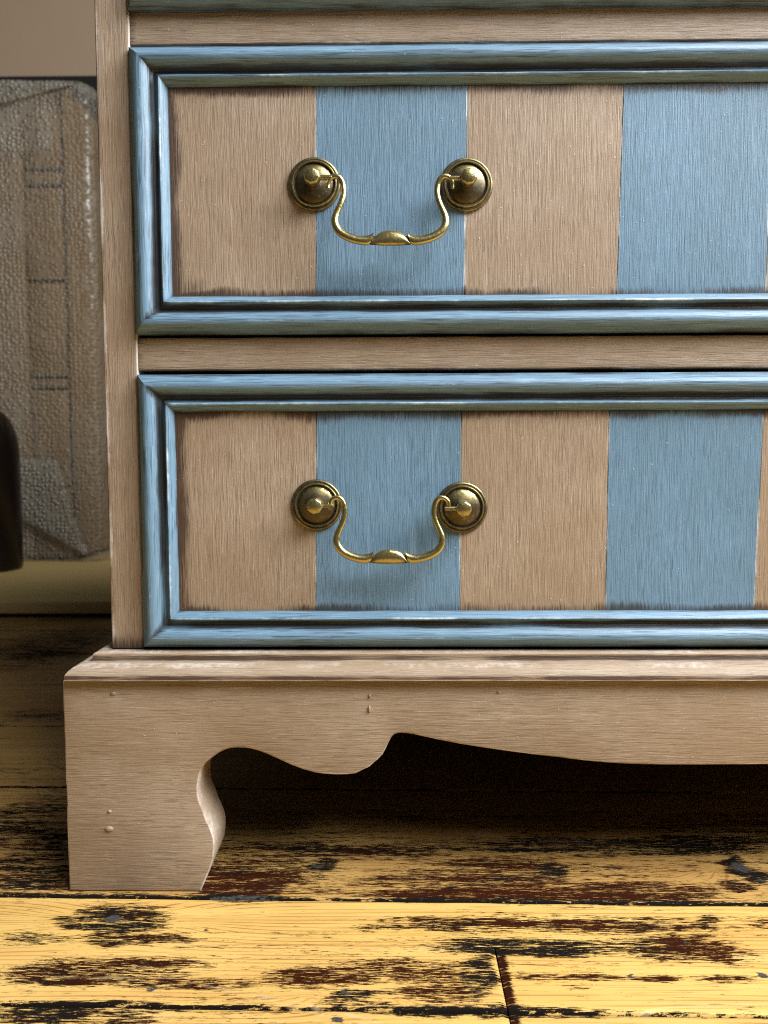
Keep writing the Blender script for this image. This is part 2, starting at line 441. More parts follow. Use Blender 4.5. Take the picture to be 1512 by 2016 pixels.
for (u0, u1, v0, v1, a) in GREY:
    pc = G((u0 + u1) / 2, (v0 + v1) / 2); pr = G(u1, (v0 + v1) / 2); pt = G((u0 + u1) / 2, v0); pb_ = G((u0 + u1) / 2, v1)
    GR.append((pc.x, pc.y, abs(pr.x - pc.x) * 0.9, max(abs(pt.y - pb_.y) / 2 * 0.85, 0.0010), a))

def residue(x, y, z):
    base = 0.13 + 0.30 * clamp(nz(x * 7, y * 30, 3.3) + 0.15)
    if y > 0.75: base += 0.15 + 0.3 * nz(x * 9, y * 14, 9.1)
    m_ = 0.0
    x0_, y0_ = x, y
    x += 0.007 * nz(x * 40, y * 160, 1.1) + 0.004 * nz(x * 90, y * 500, 2.1)
    y += 0.0028 * nz(x * 35, y * 60, 5.1) + 0.0012 * nz(x * 110, y * 60, 6.1)
    for (cx, cy, rx, ry, a, b) in ST:
        dx, dy = (x - cx) / rx, (y - cy) / ry
        d = dx * dx + dy * dy
        if d < 1.6:
            m_ = max(m_, a * 0.66 * (1 - sstep(0.10, 1.6, d)))
    yr = y0_ - x0_ * math.tan(FANG)
    ds = min(abs(yr - q) for q in DIRTY)
    m_ = max(m_, 0.72 * (1 - sstep(0.0005, 0.0024 + 0.0014 * nz(x0_ * 40, yr * 3, 4.0), ds)))
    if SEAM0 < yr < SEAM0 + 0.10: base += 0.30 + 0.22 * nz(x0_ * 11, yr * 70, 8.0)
    if 0.0 <= x0_ - jx < 0.006 and yr < TIGHT: m_ = max(m_, 0.92 * (1 - sstep(0.0022, 0.006, x0_ - jx)))
    return min(base + m_, 1.0)

def black(x, y, z):
    m_ = 0.0
    for (cx, cy, rx, ry, a, b) in ST:
        dx, dy = (x - cx) / rx, (y - cy) / ry
        d = dx * dx + dy * dy
        if d < 1.3: m_ = b * (1 - sstep(0.4, 1.3, d)) if abs(b) > abs(m_) else m_
    yr = y - x * math.tan(FANG)
    if min(abs(yr - q) for q in DIRTY) < 0.003: m_ = max(m_, 0.45)
    return m_

def knotf(x, y, z):
    s_ = 0.0
    for (cx, cy, rx, ry) in KN:
        dx, dy = (x - cx) / (rx * 2.2), (y - cy) / (ry * 2.2)
        s_ += math.exp(-(dx * dx + dy * dy)) * (1 if y > cy else -1) * min(1.0, abs(y - cy) / (ry * 0.6))
    return s_

def scratch(x, y, z):
    best = 9.0
    for a, b in SC:
        ax, ay, bx, by = a.x, a.y, b.x, b.y
        t = clamp(((x - ax) * (bx - ax) + (y - ay) * (by - ay)) / ((bx - ax) ** 2 + (by - ay) ** 2))
        best = min(best, math.hypot(x - ax - t * (bx - ax), y - ay - t * (by - ay)))
    return clamp(1 - best / 0.0017) * (0.75 + 0.5 * nz(x * 60, y * 60, 4.0))

def greyf(x, y, z):
    m_ = 0.0
    for (cx, cy, rx, ry, a) in GR:
        dx, dy = (x - cx) / rx, (y - cy) / ry
        d = dx * dx + dy * dy
        if d < 2.0: m_ = max(m_, a * (1 - sstep(0.2, 2.0, d)))
    return m_

FX0, FX1 = -2.2, 2.2
jx = G(988, 1930).x
floor = link_mesh('floor', [(FX0, -0.22, -0.03), (FX1, -0.22, -0.03), (FX1, WALL_Y + 0.05, -0.03), (FX0, WALL_Y + 0.05, -0.03),
                            (FX0, -0.22, -0.012), (FX1, -0.22, -0.012), (FX1, WALL_Y + 0.05, -0.012), (FX0, WALL_Y + 0.05, -0.012)],
                  [(0, 1, 2, 3), (4, 5, 6, 7), (0, 1, 5, 4), (1, 2, 6, 5), (2, 3, 7, 6), (3, 0, 4, 7)], M_sub, kind='structure', smooth=False)

def plank(x0, x1, y0, y1, seed, dense, g0=0.0007, g1=0.0007):
    """one floorboard with eased edges, in the turned floor frame"""
    y0 += g0; y1 -= g1
    e = 0.0011
    ycuts = [y0, y0 + e * 0.35, y0 + e, y0 + e * 2.2] + [lerp(y0 + e * 3, y1 - e * 3, k / (int((y1 - y0) / (0.0015 if dense else 0.012)) or 1)) for k in range(int((y1 - y0) / (0.0015 if dense else 0.012)) + 1)] + [y1 - e * 2.2, y1 - e, y1 - e * 0.35, y1]
    xs = []
    if dense:
        a, b = max(x0, -0.30), min(x1, 0.30)
        x = x0
        while x < a - 0.02: xs.append(x); x += 0.06
        nn = max(2, int((b - a) / 0.0024))
        xs += [lerp(a, b, k / nn) for k in range(nn + 1)]
        x = b + 0.05
        while x < x1: xs.append(x); x += 0.06
        if x1 - xs[-1] > 1e-4: xs.append(x1)
    else:
        nn = max(2, int((x1 - x0) / 0.03)); xs = [lerp(x0, x1, k / nn) for k in range(nn + 1)]
    rings = []
    t = math.tan(FANG)
    for x in xs:
        ring = [(x, y0 + x * t, -0.012)]
        for y in ycuts:
            d = min(y - y0, y1 - y)
            ez = (g0 if y - y0 < y1 - y else g1) / 0.0006; z = (-0.0011 * (1 - clamp(d / e)) ** 2 - 0.0010 * (d <= 1e-9)) * min(1.0, ez)
            jy = 0.0004 * nz(x * 45, y * 5, seed) * (1 - clamp(d / 0.004))
            jz = 0.0002 * nz(x * 30, y * 30, seed + 5)
            dx_ = min(abs(x - x0), abs(x1 - x))
            z -= 0.0008 * (1 - clamp(dx_ / 0.002))
            ring.append((x, y + x * t + jy, z + jz))
        ring.append((x, y1 + x * t, -0.012))
        rings.append(ring)
    v, f = rings_mesh(rings)
    at = {'rnd': lambda x, y, z: seed % 1.0, 'tint': lambda x, y, z: 0.68 if abs(y0 - g0 - SEAM0) < 1e-6 else 0.7 if y0 > SEAM0 else 0.0}  # browner boards behind the front seam; their tint also paints shade around the chest
    if dense:
        at.update(residue=residue, black=black, knot=knotf, scratch=scratch, grey=greyf)
    else:
        at.update(residue=residue, black=black, knot=knotf)
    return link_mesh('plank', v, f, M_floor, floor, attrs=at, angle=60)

rs = random.Random(3)
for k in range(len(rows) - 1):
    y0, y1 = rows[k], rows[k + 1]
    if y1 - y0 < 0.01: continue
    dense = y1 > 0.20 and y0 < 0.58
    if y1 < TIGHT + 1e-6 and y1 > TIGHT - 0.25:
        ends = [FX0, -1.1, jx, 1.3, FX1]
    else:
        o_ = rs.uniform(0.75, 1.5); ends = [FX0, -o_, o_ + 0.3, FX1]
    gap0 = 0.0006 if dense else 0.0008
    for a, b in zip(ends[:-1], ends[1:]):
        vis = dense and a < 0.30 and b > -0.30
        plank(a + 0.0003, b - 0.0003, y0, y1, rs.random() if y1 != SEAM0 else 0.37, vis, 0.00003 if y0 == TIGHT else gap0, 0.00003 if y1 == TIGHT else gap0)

wall = link_mesh('wall', [(FX0, WALL_Y, 0), (FX1, WALL_Y, 0), (FX1, WALL_Y, 2.5), (FX0, WALL_Y, 2.5), (FX0, WALL_Y + .1, 0), (FX1, WALL_Y + .1, 0), (FX1, WALL_Y + .1, 2.5), (FX0, WALL_Y + .1, 2.5)],
                 [(0, 1, 2, 3), (4, 5, 6, 7), (0, 1, 5, 4), (1, 2, 6, 5), (2, 3, 7, 6), (3, 0, 4, 7)], M_wall, kind='structure', smooth=False)
zt = P(180, 148, WALL_Y - 0.02).z
wains = box('wainscot', FX0, FX1, WALL_Y - 0.02, WALL_Y - 0.002, 0.0, zt, M_wains, None, 0.003, kind='structure')

# ------------------------------------------------------------------ pine board, wrapped cabinet, bottle at the back left
pf = G(80, 1209, 0.006)
BT = P(80, 1185, pf.y).z
bx1 = 0.35
def pine_rings():
    prof = round_rect(0.006, BT, pf.y, pf.y + 0.62, 0.002, 6)
    rings = []
    for i in range(25):
        x = lerp(-1.35, bx1, i / 24)
        rings.append([(x, b, a + (0.0008 * nz(x * 4, b * 6) if a > 0.01 else 0)) for a, b in prof])
    return rings_mesh(rings)
v, f = pine_rings()
pine = link_mesh('pine_board', v, f, M_pine)
for bx_ in (-1.2, -0.75, -0.1):
    box('batten', bx_, bx_ + 0.06, pf.y + 0.03, pf.y + 0.60, 0.0002, 0.0059, M_pine, pine)
tag(pine, 'thick pale pine board lying flat on the floor behind the striped chest', 'board')

wp = G(120, 1106, BT)                       # foot of the wrapped cabinet
WY = wp.y; WXR = P(197, 900, WY).x; CXR = P(154, 900, WY).x; WZT = P(80, 138, WY).z
wc = thing('wrapped_cabinet', ((WXR - 0.25), WY + 0.2, BT), 'brown wooden cabinet packed in cloudy bubble wrap, standing on the pine board', 'cabinet')
CD = min(0.42, WALL_Y - 0.05 - WY)
xl = WXR - 0.62
ins = 0.012
cab = box('cabinet_body', xl + ins, CXR, WY + 0.022, WY + CD - ins, BT + 0.012, WZT - 0.03, M_crate, wc, 0.004)
sx0 = P(128, 600, WY).x
box('stile', sx0, CXR - 0.0005, WY + 0.010, WY + 0.0215, BT + 0.012, WZT - 0.03, M_crate, cab, 0.002)
zs_ = [P(90, q, WY).z for q in (1100, 960, 765, 743, 551, 362, 330, 215)]
for za, zb in zip(zs_[:-1], zs_[1:]):
    box('drawer_front', P(50, 600, WY).x, sx0 - 0.005, WY + 0.012, WY + 0.0215, za + 0.003, zb - 0.003, M_crate, cab, 0.002)

box('door_panel', xl + ins, P(50, 600, WY).x - 0.003, WY + 0.014, WY + 0.0215, zs_[0] + 0.003, zs_[-1] - 0.003, M_crate, cab, 0.002)

def wrap_sheet():
    # skin of film round the cabinet: rounded box, crumpled, open at the bottom
    prof = round_rect(xl, WXR, WY, WY + CD, 0.022, 90, 6)
    rings = []; N = 60
    for i in range(N + 1):
        t = i / N; z = lerp(BT + 0.003, WZT, t)
        top = clamp((t - 0.958) / 0.042); sh = 0.042 * (1 - math.sqrt(max(0, 1 - top * top)))
        ring = []
        for a, b in prof:
            a2 = a - sh if a > (xl + WXR) / 2 else a + sh
            b2 = b + sh if b < WY + CD / 2 else b - sh
            k = 0.006 * nz(a * 9, b * 9, z * 7) + 0.004 * nz(a * 25, b * 25, z * 19) + 0.008 * abs(nz(a * 6 + z * 5, z * 11 - a * 3, 2.2)) * sstep(0.8, 0.98, t)
            front = b < WY + 0.02
            ring.append((a2 + (0 if front else k), b2 - (k if front else 0), z + 0.012 * nz(a * 7, b * 7, 4.4) * sstep(0.85, 1, t)))
        rings.append(ring)
    for s_ in (0.9, 0.5, 0.12):             # drawn-in top
        base = rings[N]; cxm = (xl + WXR) / 2; cym = WY + CD / 2
        rings.append([(cxm + (p[0] - cxm) * s_, cym + (p[1] - cym) * s_, p[2] + 0.004 * (1 - s_) + 0.004 * nz(p[0] * 20, p[1] * 20, s_)) for p in base])
    return rings_mesh(rings, cap=False)
v, f = wrap_sheet()
U = lambda u: P(u, 600, WY).x
V = lambda v: P(80, v, WY).z
def film_layers(x, y, z):
    j = 0.012 * nz(x * 20, z * 20, 3.0)
    w = 0.20 * sstep(0.1, 0.6, nz(x * 5, 0, z * 3.1) + 0.3)
    w += 0.42 * (1 - sstep(U(42), U(52), x + j))
    w += 0.55 * (1 - sstep(U(108), U(124), x + j)) * sstep(V(300), V(288), z + j) * (1 - sstep(V(196), V(180), z))
    w += 0.45 * sstep(V(186), V(168), z + 2 * j)
    return w
sheet = link_mesh('bubble_wrap', v, f, M_wrap, wc, attrs={'layers': film_layers})

def flap(name, pts, off, layers, seed):
    """a folded-over lap of film lying on the front"""
    ps = [P(u, v, WY - off) for u, v in pts]
    c = sum(ps, Vector()) / len(ps)
    rings = []
    for s_ in (1.0, 0.8, 0.55, 0.3, 0.06):
        ring = []
        for k in range(len(ps) * 6):
            a, b = ps[k // 6], ps[(k // 6 + 1) % len(ps)]
            p = a.lerp(b, (k % 6) / 6)
            q = c.lerp(p, s_)
            ring.append((q.x, q.y - 0.004 * nz(q.x * 22, q.z * 22, seed), q.z))
        rings.append(ring)
    v, f = rings_mesh(rings, cap=False)
    n = len(rings[0]); f.append(tuple((len(rings) - 1) * n + j for j in range(n)))
    o = link_mesh(name, v, f, M_wrap, sheet, attrs={'layers': lambda x, y, z: layers})
    md = o.modifiers.new('thickness', 'SOLIDIFY'); md.thickness = 0.0015
    return o
flap('film_flap', [(-60, 900), (112, 905), (150, 1030), (178, 1098), (20, 1010), (-60, 990)], 0.012, 0.35, 1.0)
flap('film_flap', [(-80, 158), (60, 158), (130, 160), (148, 166), (60, 188), (5, 205), (-80, 202)], 0.012, 0.35, 8.0)

# bottle: its right side shows at the edge of the picture
bp = G(2, 1131, BT)
br = 0.058
bx = P(36, 1000, bp.y + br).x - br
z0 = BT; zsh = P(2, 895, bp.y + br).z; zt_ = P(2, 822, bp.y + br).z
prof = [(0.001, 0), (br * 0.9, 0.0), (br * 0.98, 0.004), (br, 0.012), (br, zsh - z0)]
for k in range(1, 13):
    a = k / 12 * math.pi / 2
    prof.append((0.016 + (br - 0.016) * math.cos(a), zsh - z0 + (zt_ - zsh) * 1.25 * math.sin(a)))
hh = prof[-1][1]
prof += [(0.0155, hh + 0.05), (0.0185, hh + 0.052), (0.0185, hh + 0.066), (0.0165, hh + 0.068), (0.001, hh + 0.068)]
rings = [[(bx + r * math.cos(2 * math.pi * k / 48), bp.y + br + r * math.sin(2 * math.pi * k / 48), z0 + h) for k in range(48)] for r, h in prof]
v, f = rings_mesh(rings)
bt = link_mesh('bottle', v, f, M_amber)
tag(bt, 'round-shouldered nearly black amber glass bottle standing on the pine board', 'bottle')

# ------------------------------------------------------------------ the chest of drawers
YC = 0.394                                   # front of the carcass
YPANEL = YC - 0.0005
XL = (P(191, 5, YC).x + P(213, 1260, YC).x) / 2            # left side of the carcass
XC = P(1655, 900, YC).x                      # middle of the chest
XR = 2 * XC - XL
PXL = P(129, 1550, YP).x; PXR = 2 * XC - PXL
OUT = XL - PXL
DEPTH = 0.43
ZM = P(700, 1277, YC).z                      # top of the base moulding
ZPT = P(700, 1334, YP).z                     # top of the plinth boards
ZTOP = P(700, 12, YC).z + 0.175
chest = thing('chest_of_drawers', (XC, YC + DEPTH / 2, 0), 'striped taupe and blue painted chest of drawers with brass swan-neck handles and bracket feet', 'chest of drawers')

def mir(x): return 2 * XC - x
# carcass
def stile_wax(x, y, z):
    return 0.75 * (1 - sstep(0.0, 0.012, z - ZM)) + (0.45 * (1 - sstep(0.0, 0.0018, abs(x - XL))) if nz(z * 40, 1.7) > 0.05 else 0) * (1 if y < YC + 0.004 else 0)
def stile_lite(x, y, z):
    return 0.75 * (1 - sstep(0.0002, 0.0016, abs(x - (XL + 0.0006)))) * clamp(0.6 + nz(z * 30, 8.8) * 1.2)
XS = (P(255, 40, YC).x + P(268, 690, YC).x) / 2           # inner side of the left stile
for side in (0, 1):
    a0, a1 = (XL, XS) if side == 0 else (mir(XS), XR)
    ee = XL if side == 0 else XR
    inn = XS if side == 0 else mir(XS)
    board('stile', 'z', ZM + 0.0005, ZTOP, a0, a1, YC, YC + 0.022, 0.0011, M_tan_z, chest, n=150, jit=0.00022, seed=side * 9.0,
          attrs={'wax': stile_wax, 'lite': lambda x, y, z, e=ee, q=inn: 1.1 * (1 - sstep(0.0003, 0.0015, abs(abs(x - e) - 0.0005))) * clamp(0.55 + nz(z * 30, 8.8) * 1.3) + 0.95 * (1 - sstep(0.0002, 0.0009, abs(x - q)))})
    s0, s1 = (XL, XL + 0.018) if side == 0 else (XR - 0.018, XR)
    box('side_panel', s0 + 0.0006, s1, YC + 0.0225, YC + DEPTH, ZM - 0.012, ZTOP, M_tan_z, chest)
ZR = [(P(760, 726.5, YC).z, P(760, 662, YC).z), (P(760, 82, YC).z, P(760, 14, YC).z)]
def rail_attr(z0, z1):
    return {'wax': lambda x, y, z: 0.42 * (1 - sstep(0, 0.006, x - XS)) + 0.55 * (1 - sstep(0.0, 0.0035, z1 - z)) * clamp(0.4 + nz(x * 25, 4.2)),
            'lite': lambda x, y, z: 0.6 * (1 - sstep(0.0002, 0.0016, z - z0)) * clamp(0.5 + 1.2 * nz(x * 22, 7.7))}
for (z0, z1) in ZR:
    board('rail', 'x', XS + 0.0002, mir(XS) - 0.0002, z0, z1, YC + 0.0012, YC + 0.022, 0.0008, M_tan_x, chest, n=200, jit=0.00025, attrs=rail_attr(z0, z1), seed=z0 * 50)
zr2 = ZTOP - 0.022
board('rail', 'x', XS + 0.0002, mir(XS) - 0.0002, zr2, ZTOP - 0.0002, YC + 0.0012, YC + 0.022, 0.0008, M_tan_x, chest, n=60, seed=4)
board('top_board', 'x', XL - 0.018, XR + 0.018, ZTOP, ZTOP + 0.02, YC - 0.02, YC + DEPTH + 0.005, 0.004, M_tan_x, chest, n=60)
box('back_panel', XL + 0.0185, XR - 0.0185, YC + DEPTH - 0.012, YC + DEPTH - 0.002, 0.004, ZTOP - 0.0005, M_raw, chest)
box('bottom_panel', XL + 0.0185, XR - 0.0185, YC + 0.0225, YC + DEPTH - 0.0125, ZM - 0.014, ZM - 0.002, M_raw, chest)

# drawers ---------------------------------------------------------------------------------------
# profile of the drawer's frame moulding: inward from the outer edge, forward from the carcass plane (mm)
MP = [(0.0, -14.0), (0.0, 1.4), (0.25, 2.1), (0.9, 2.4), (1.3, 3.0), (2.0, 4.2), (3.0, 5.4), (4.2, 6.3), (5.6, 6.7), (7.0, 6.5), (8.4, 5.8), (9.6, 4.6), (10.6, 3.2), (11.2, 2.2),
      (11.8, 1.7), (12.6, 1.7), (13.3, 2.2), (14.1, 3.2), (14.8, 4.4), (15.15, 4.75), (15.6, 4.65), (16.6, 3.7), (17.6, 2.5), (18.6, 1.1), (18.9, 0.2), (18.9, -14.0)]
MP = [(a / 1000, b / 1000) for a, b in MP]
MW = 0.0189
WAXU = [(0.0000, 0.5), (0.0009, 0.45), (0.0013, 0.30), (0.0020, 0.0), (0.0084, 0.0), (0.0096, 0.32), (0.0104, 0.70), (0.0112, 0.95), (0.0126, 0.92), (0.0136, 0.62), (0.0143, 0.30), (0.0149, 0.0), (0.0176, 0.0), (0.0186, 0.45), (0.0190, 0.8)]
def waxu(u):
    for (a, b), (c, d) in zip(WAXU[:-1], WAXU[1:]):
        if a <= u <= c: return lerp(b, d, (u - a) / (c - a))
    return 0.0

def moulding(x0, x1, z0, z1, sidek, drawer, seed):
    """one mitred length of frame moulding"""
    n = 150 if sidek in 'tb' else 60
    rings = []; wx = []; lt = []
    for i in range(n + 1):
        s_ = i / n; ring = []
        for (u, h) in MP:
            j = 0.00016 * nz(s_ * n * 0.22 + seed, u * 300) * (h > 0)
            jf = 0.00014 * nz(s_ * n * 0.35 + seed + 11, u * 400) * (h > 0)
            y = YC - h - jf
            uu = u + (j if 0 < u < MW - 0.0002 else 0)
            if sidek == 't': p = (lerp(x0 + u, x1 - u, s_), y, z1 - uu)
            elif sidek == 'b': p = (lerp(x0 + u, x1 - u, s_), y, z0 + uu)
            elif sidek == 'l': p = (x0 + uu, y, lerp(z0 + u, z1 - u, s_))
            else: p = (x1 - uu, y, lerp(z0 + u, z1 - u, s_))
            ring.append(p)
            L = (x1 - x0 if sidek in 'tb' else z1 - z0)
            e = min(s_, 1 - s_) * L
            w = waxu(u) * (0.86 + 0.55 * nz(s_ * L * 28, u * 200, seed))
            w = max(w, 0.75 * (1 - sstep(0.0, 0.006, e)) * (0.9 if 0.006 < u < 0.0155 else 0.35))
            if h < 0: w = 0.6
            wx.append(w)
            lt.append((0.62 if 0.0147 < u < 0.0160 else (0.40 if 0.0045 < u < 0.0068 else 0)) * clamp(0.6 + nz(s_ * L * 25, 3.1, seed)))  # crest and outer round whitened: highlights put into the paint colour
        rings.append(ring)
    v, f = rings_mesh(rings)
    o = link_mesh('moulding', v, f, M_mould_x if sidek in 'tb' else M_mould_z, drawer, angle=50)
    for k, data in (('wax', wx), ('lite', lt)):
        a = o.data.attributes.new(k, 'FLOAT', 'POINT'); a.data.foreach_set('value', data)
    return o

def grid_panel(name, fl, fr, z0, z1, y, mat, parent, rect, seed, th=0.0):
    """a painted strip of the drawer front: a thin slab with its own edges; fl, fr give its sides at height t"""
    NX, NZ = 34, 56
    X0, X1, Z0, Z1 = rect
    verts = []; faces = []; wx = []; lt = []
    for j in range(NZ + 1):
        t = j / NZ; tt = t
        # rows drawn towards both ends for the stains
        tt = 0.5 - 0.5 * math.cos(math.pi * t) * (0.6 + 0.4 * abs(math.cos(math.pi * t)))
        z = lerp(z0, z1, tt)
        a, b = fl(tt), fr(tt)
        a += 0.00018 * nz(z * 160, seed); b += 0.00018 * nz(z * 160, seed + 1)
        for i in range(NX + 1):
            s_ = i / NX; s2 = 0.5 - 0.5 * math.cos(math.pi * s_)
            x = lerp(a, b, s2)
            yy = y - 0.00006 * nz(x * 30, z * 30, seed)
            if i in (0, NX): yy = y + th
            verts.append((x, yy, z))
            dz0, dz1, dx0, dx1 = z - Z0, Z1 - z, x - X0, X1 - x
            n_ = nz(x * 60, z * 60, 2.0); n2 = nz(x * 22, z * 14, 5.0)
            w = 0.0
            am = clamp(0.72 + 0.75 * nz(x * 26, z * 3, 14.0), 0.4, 1.0)
            w = max(w, 0.95 * am * (1 - sstep(0.0, 0.0080 + 0.0025 * n_ + 0.003 * n2, dz1)))
            w = max(w, 0.85 * am * (1 - sstep(0.0, 0.0070 + 0.0025 * n_ + 0.0025 * n2, dz0)))
            for d in (dx0, dx1):
                w = max(w, 0.85 * (1 - sstep(0.0, 0.010 + 0.004 * nz(z * 35, 6.6), d)), 0.95 * (1 - sstep(0, 0.0014, d)))
                w = max(w, 0.62 * (1 - sstep(0.0, 0.022, math.hypot(d, dz0) * (1 + 0.4 * n_))))
            w = max(w, 0.17 * sstep(0.05, 0.6, nz(x * 16, z * 22, 12.0) + 0.15 * n_))
            if w < 0.05: w = 0.0
            wx.append(w)
            ed = min(abs(x - a), abs(b - x))
            inner = ed < 0.0006 and dx0 > 0.004 and dx1 > 0.004
            lt.append(1.15 * clamp(0.5 + 1.1 * nz(z * 45, x * 9, 1.0)) if inner else 0.0)
    for j in range(NZ):
        for i in range(NX):
            k = j * (NX + 1) + i
            faces.append((k, k + 1, k + NX + 2, k + NX + 1))
    # back face closes the slab
    nb = len(verts)
    quad = [(fl(0), y + 0.0022, z0), (fr(0), y + 0.0022, z0), (fr(1), y + 0.0022, z1), (fl(1), y + 0.0022, z1)]
    verts += quad; wx += [0] * 4; lt += [0] * 4
    bot = list(range(NX + 1)); top = [NZ * (NX + 1) + i for i in range(NX + 1)]
    faces.append((nb, nb + 1, nb + 2, nb + 3))
    faces.append(tuple(bot) + (nb + 1, nb)); faces.append(tuple(top) + (nb + 2, nb + 3))
    faces.append(tuple(j * (NX + 1) for j in range(NZ + 1)) + (nb + 3, nb)); faces.append(tuple(j * (NX + 1) + NX for j in range(NZ + 1)) + (nb + 2, nb + 1))
    o = link_mesh(name, verts, faces, mat, parent)
    for k, data in (('wax', wx), ('lite', lt)):
        a = o.data.attributes.new(k, 'FLOAT', 'POINT'); a.data.foreach_set('value', data)
    return o

def bail(ua, va, ub, vb, yb, ybot, drawer, mirror):
    """swan-neck bail; table numbers are photo pixels from the middle between the backplates"""
    verts, faces = [], []; pat = []
    uc, vc, k = (ua + ub) / 2, (va + vb) / 2, (ub - ua) / 299.0
    def add(v, f, p):
        o = len(verts); verts.extend(v); faces.extend([tuple(i + o for i in q) for q in f]); pat.extend(p if isinstance(p, list) else [p] * len(v))
    def ydep(b): return lerp(yb, ybot, clamp(b / 118.0))
    def pt(a, b, fwd=0.0):
        Y = ydep(b) - fwd
        return P(uc + a * k, vc + b * k, ydep(b)) + Vector((0, -fwd, 0))
    mm = k * ydep(60) / F                     # metres per photo pixel there
    ARM = [(-122, 8, 3.4, 3.0), (-123, 0, 3.9, 3.6), (-120, -11, 4.3, 3.9), (-112, -17, 4.7, 4.2), (-102, -16, 4.9, 4.3), (-95.5, -7, 5.1, 4.4), (-92.5, 6, 5.3, 4.5), (-92.5, 18, 5.3, 4.6), (-96, 32, 5.4, 4.8), (-102, 46, 5.6, 5.0),
           (-107, 58, 6.0, 5.4), (-109, 68, 6.5, 5.8), (-107.5, 79, 6.9, 6.2), (-101, 90, 7.3, 6.6), (-91, 98, 7.6, 7.0), (-78, 104, 7.7, 7.2), (-63, 108, 7.9, 7.2), (-51, 109, 8.6, 7.0), (-42, 107.5, 10.2, 6.6), (-36, 104.5, 12.0, 6.2)]
    for sgn in (1, -1):
        path = []
        for i in range(len(ARM) - 1):
            p0, p1, p2, p3 = ARM[max(i - 1, 0)], ARM[i], ARM[i + 1], ARM[min(i + 2, len(ARM) - 1)]
            for q in range(5):
                t = q / 5
                path.append(tuple(0.5 * (2 * b + (c - a) * t + (2 * a - 5 * b + 4 * c - d) * t * t + (3 * b - a - 3 * c + d) * t ** 3) for a, b, c, d in zip(p0, p1, p2, p3)))
        path.append(ARM[-1])
        rings = []; pp = []
        for i, (x, z, r, q) in enumerate(path):
            a, b = path[max(i - 1, 0)], path[min(i + 1, len(path) - 1)]
            tx, tz = b[0] - a[0], b[1] - a[1]; L = math.hypot(tx, tz) or 1; tx /= L; tz /= L
            nx, nv = tz, -tx                  # towards the upper / inner side
            s_ = i / (len(path) - 1)
            r_ = 1.10 * r * (0.35 if i == 0 else 0.8 if i == 1 else 1)
            ring = []
            for j in range(20):
                an = 2 * math.pi * j / 20
                w, d = math.cos(an), math.sin(an)
                px, pv = x + nx * r_ * w, z + nv * r_ * w
                sl = sstep(0.86, 1.0, s_)     # cut on a slant beside the leaf
                px += sl * (z - pv) / r_ * 11.0
                ring.append(tuple(pt(-sgn * -px if sgn > 0 else -px, pv, q * mm * d * (1 if i else 0.4))))
                pp.append(0.12 + 0.35 * (d < -0.2) + 0.5 * (s_ < 0.2) * (d < 0.3) + 0.45 * (w > 0.45) * (s_ > 0.72))
            rings.append(ring)
        v, f = rings_mesh(rings); add(v, f, pp)
    rings = []; N = 30; pp = []               # leaf in the middle: flat below, bowed above
    for i in range(N + 1):
        s_ = -1 + 2 * i / N
        ax = abs(s_) * 40.0
        tab = [(0, 88), (15, 90.5), (24, 95), (31, 102), (37, 111), (40.01, 116)]
        for (p_, q_), (r_, t_) in zip(tab[:-1], tab[1:]):
            if p_ <= ax <= r_: rel = lerp(q_, t_, (ax - p_) / (r_ - p_))
        low = 119.5 - 2.5 * s_ * s_
        dep = 7.8 * mm * math.sqrt(max(0.02, 1 - s_ * s_ * 0.75))
        ring = []
        for j in range(20):
            an = 2 * math.pi * j / 20
            ring.append(tuple(pt(s_ * 40, (rel + low) / 2 - (low - rel) / 2 * math.cos(an), dep * math.sin(an))))
            pp.append(0.22 + 0.45 * sstep(0.55, 0.95, abs(s_)) + 0.25 * (math.cos(an) < -0.6))
        rings.append(ring)
    v, f = rings_mesh(rings); add(v, f, pp)
    # dark core showing in the cuts between arms and leaf
    rings = [[tuple(pt(q, 108 - 8 * math.cos(2 * math.pi * j / 12), 3.4 * mm * math.sin(2 * math.pi * j / 12))) for j in range(12)] for q in (-50, -25, 0, 25, 50)]
    v, f = rings_mesh(rings); add(v, f, 1.3)
    if mirror: verts = [(2 * XC - v[0], v[1], v[2]) for v in verts]
    o = link_mesh('handle_bail', verts, faces, M_brass, drawer, angle=50)
    a = o.data.attributes.new('patina', 'FLOAT', 'POINT'); a.data.foreach_set('value', pat)
    return o

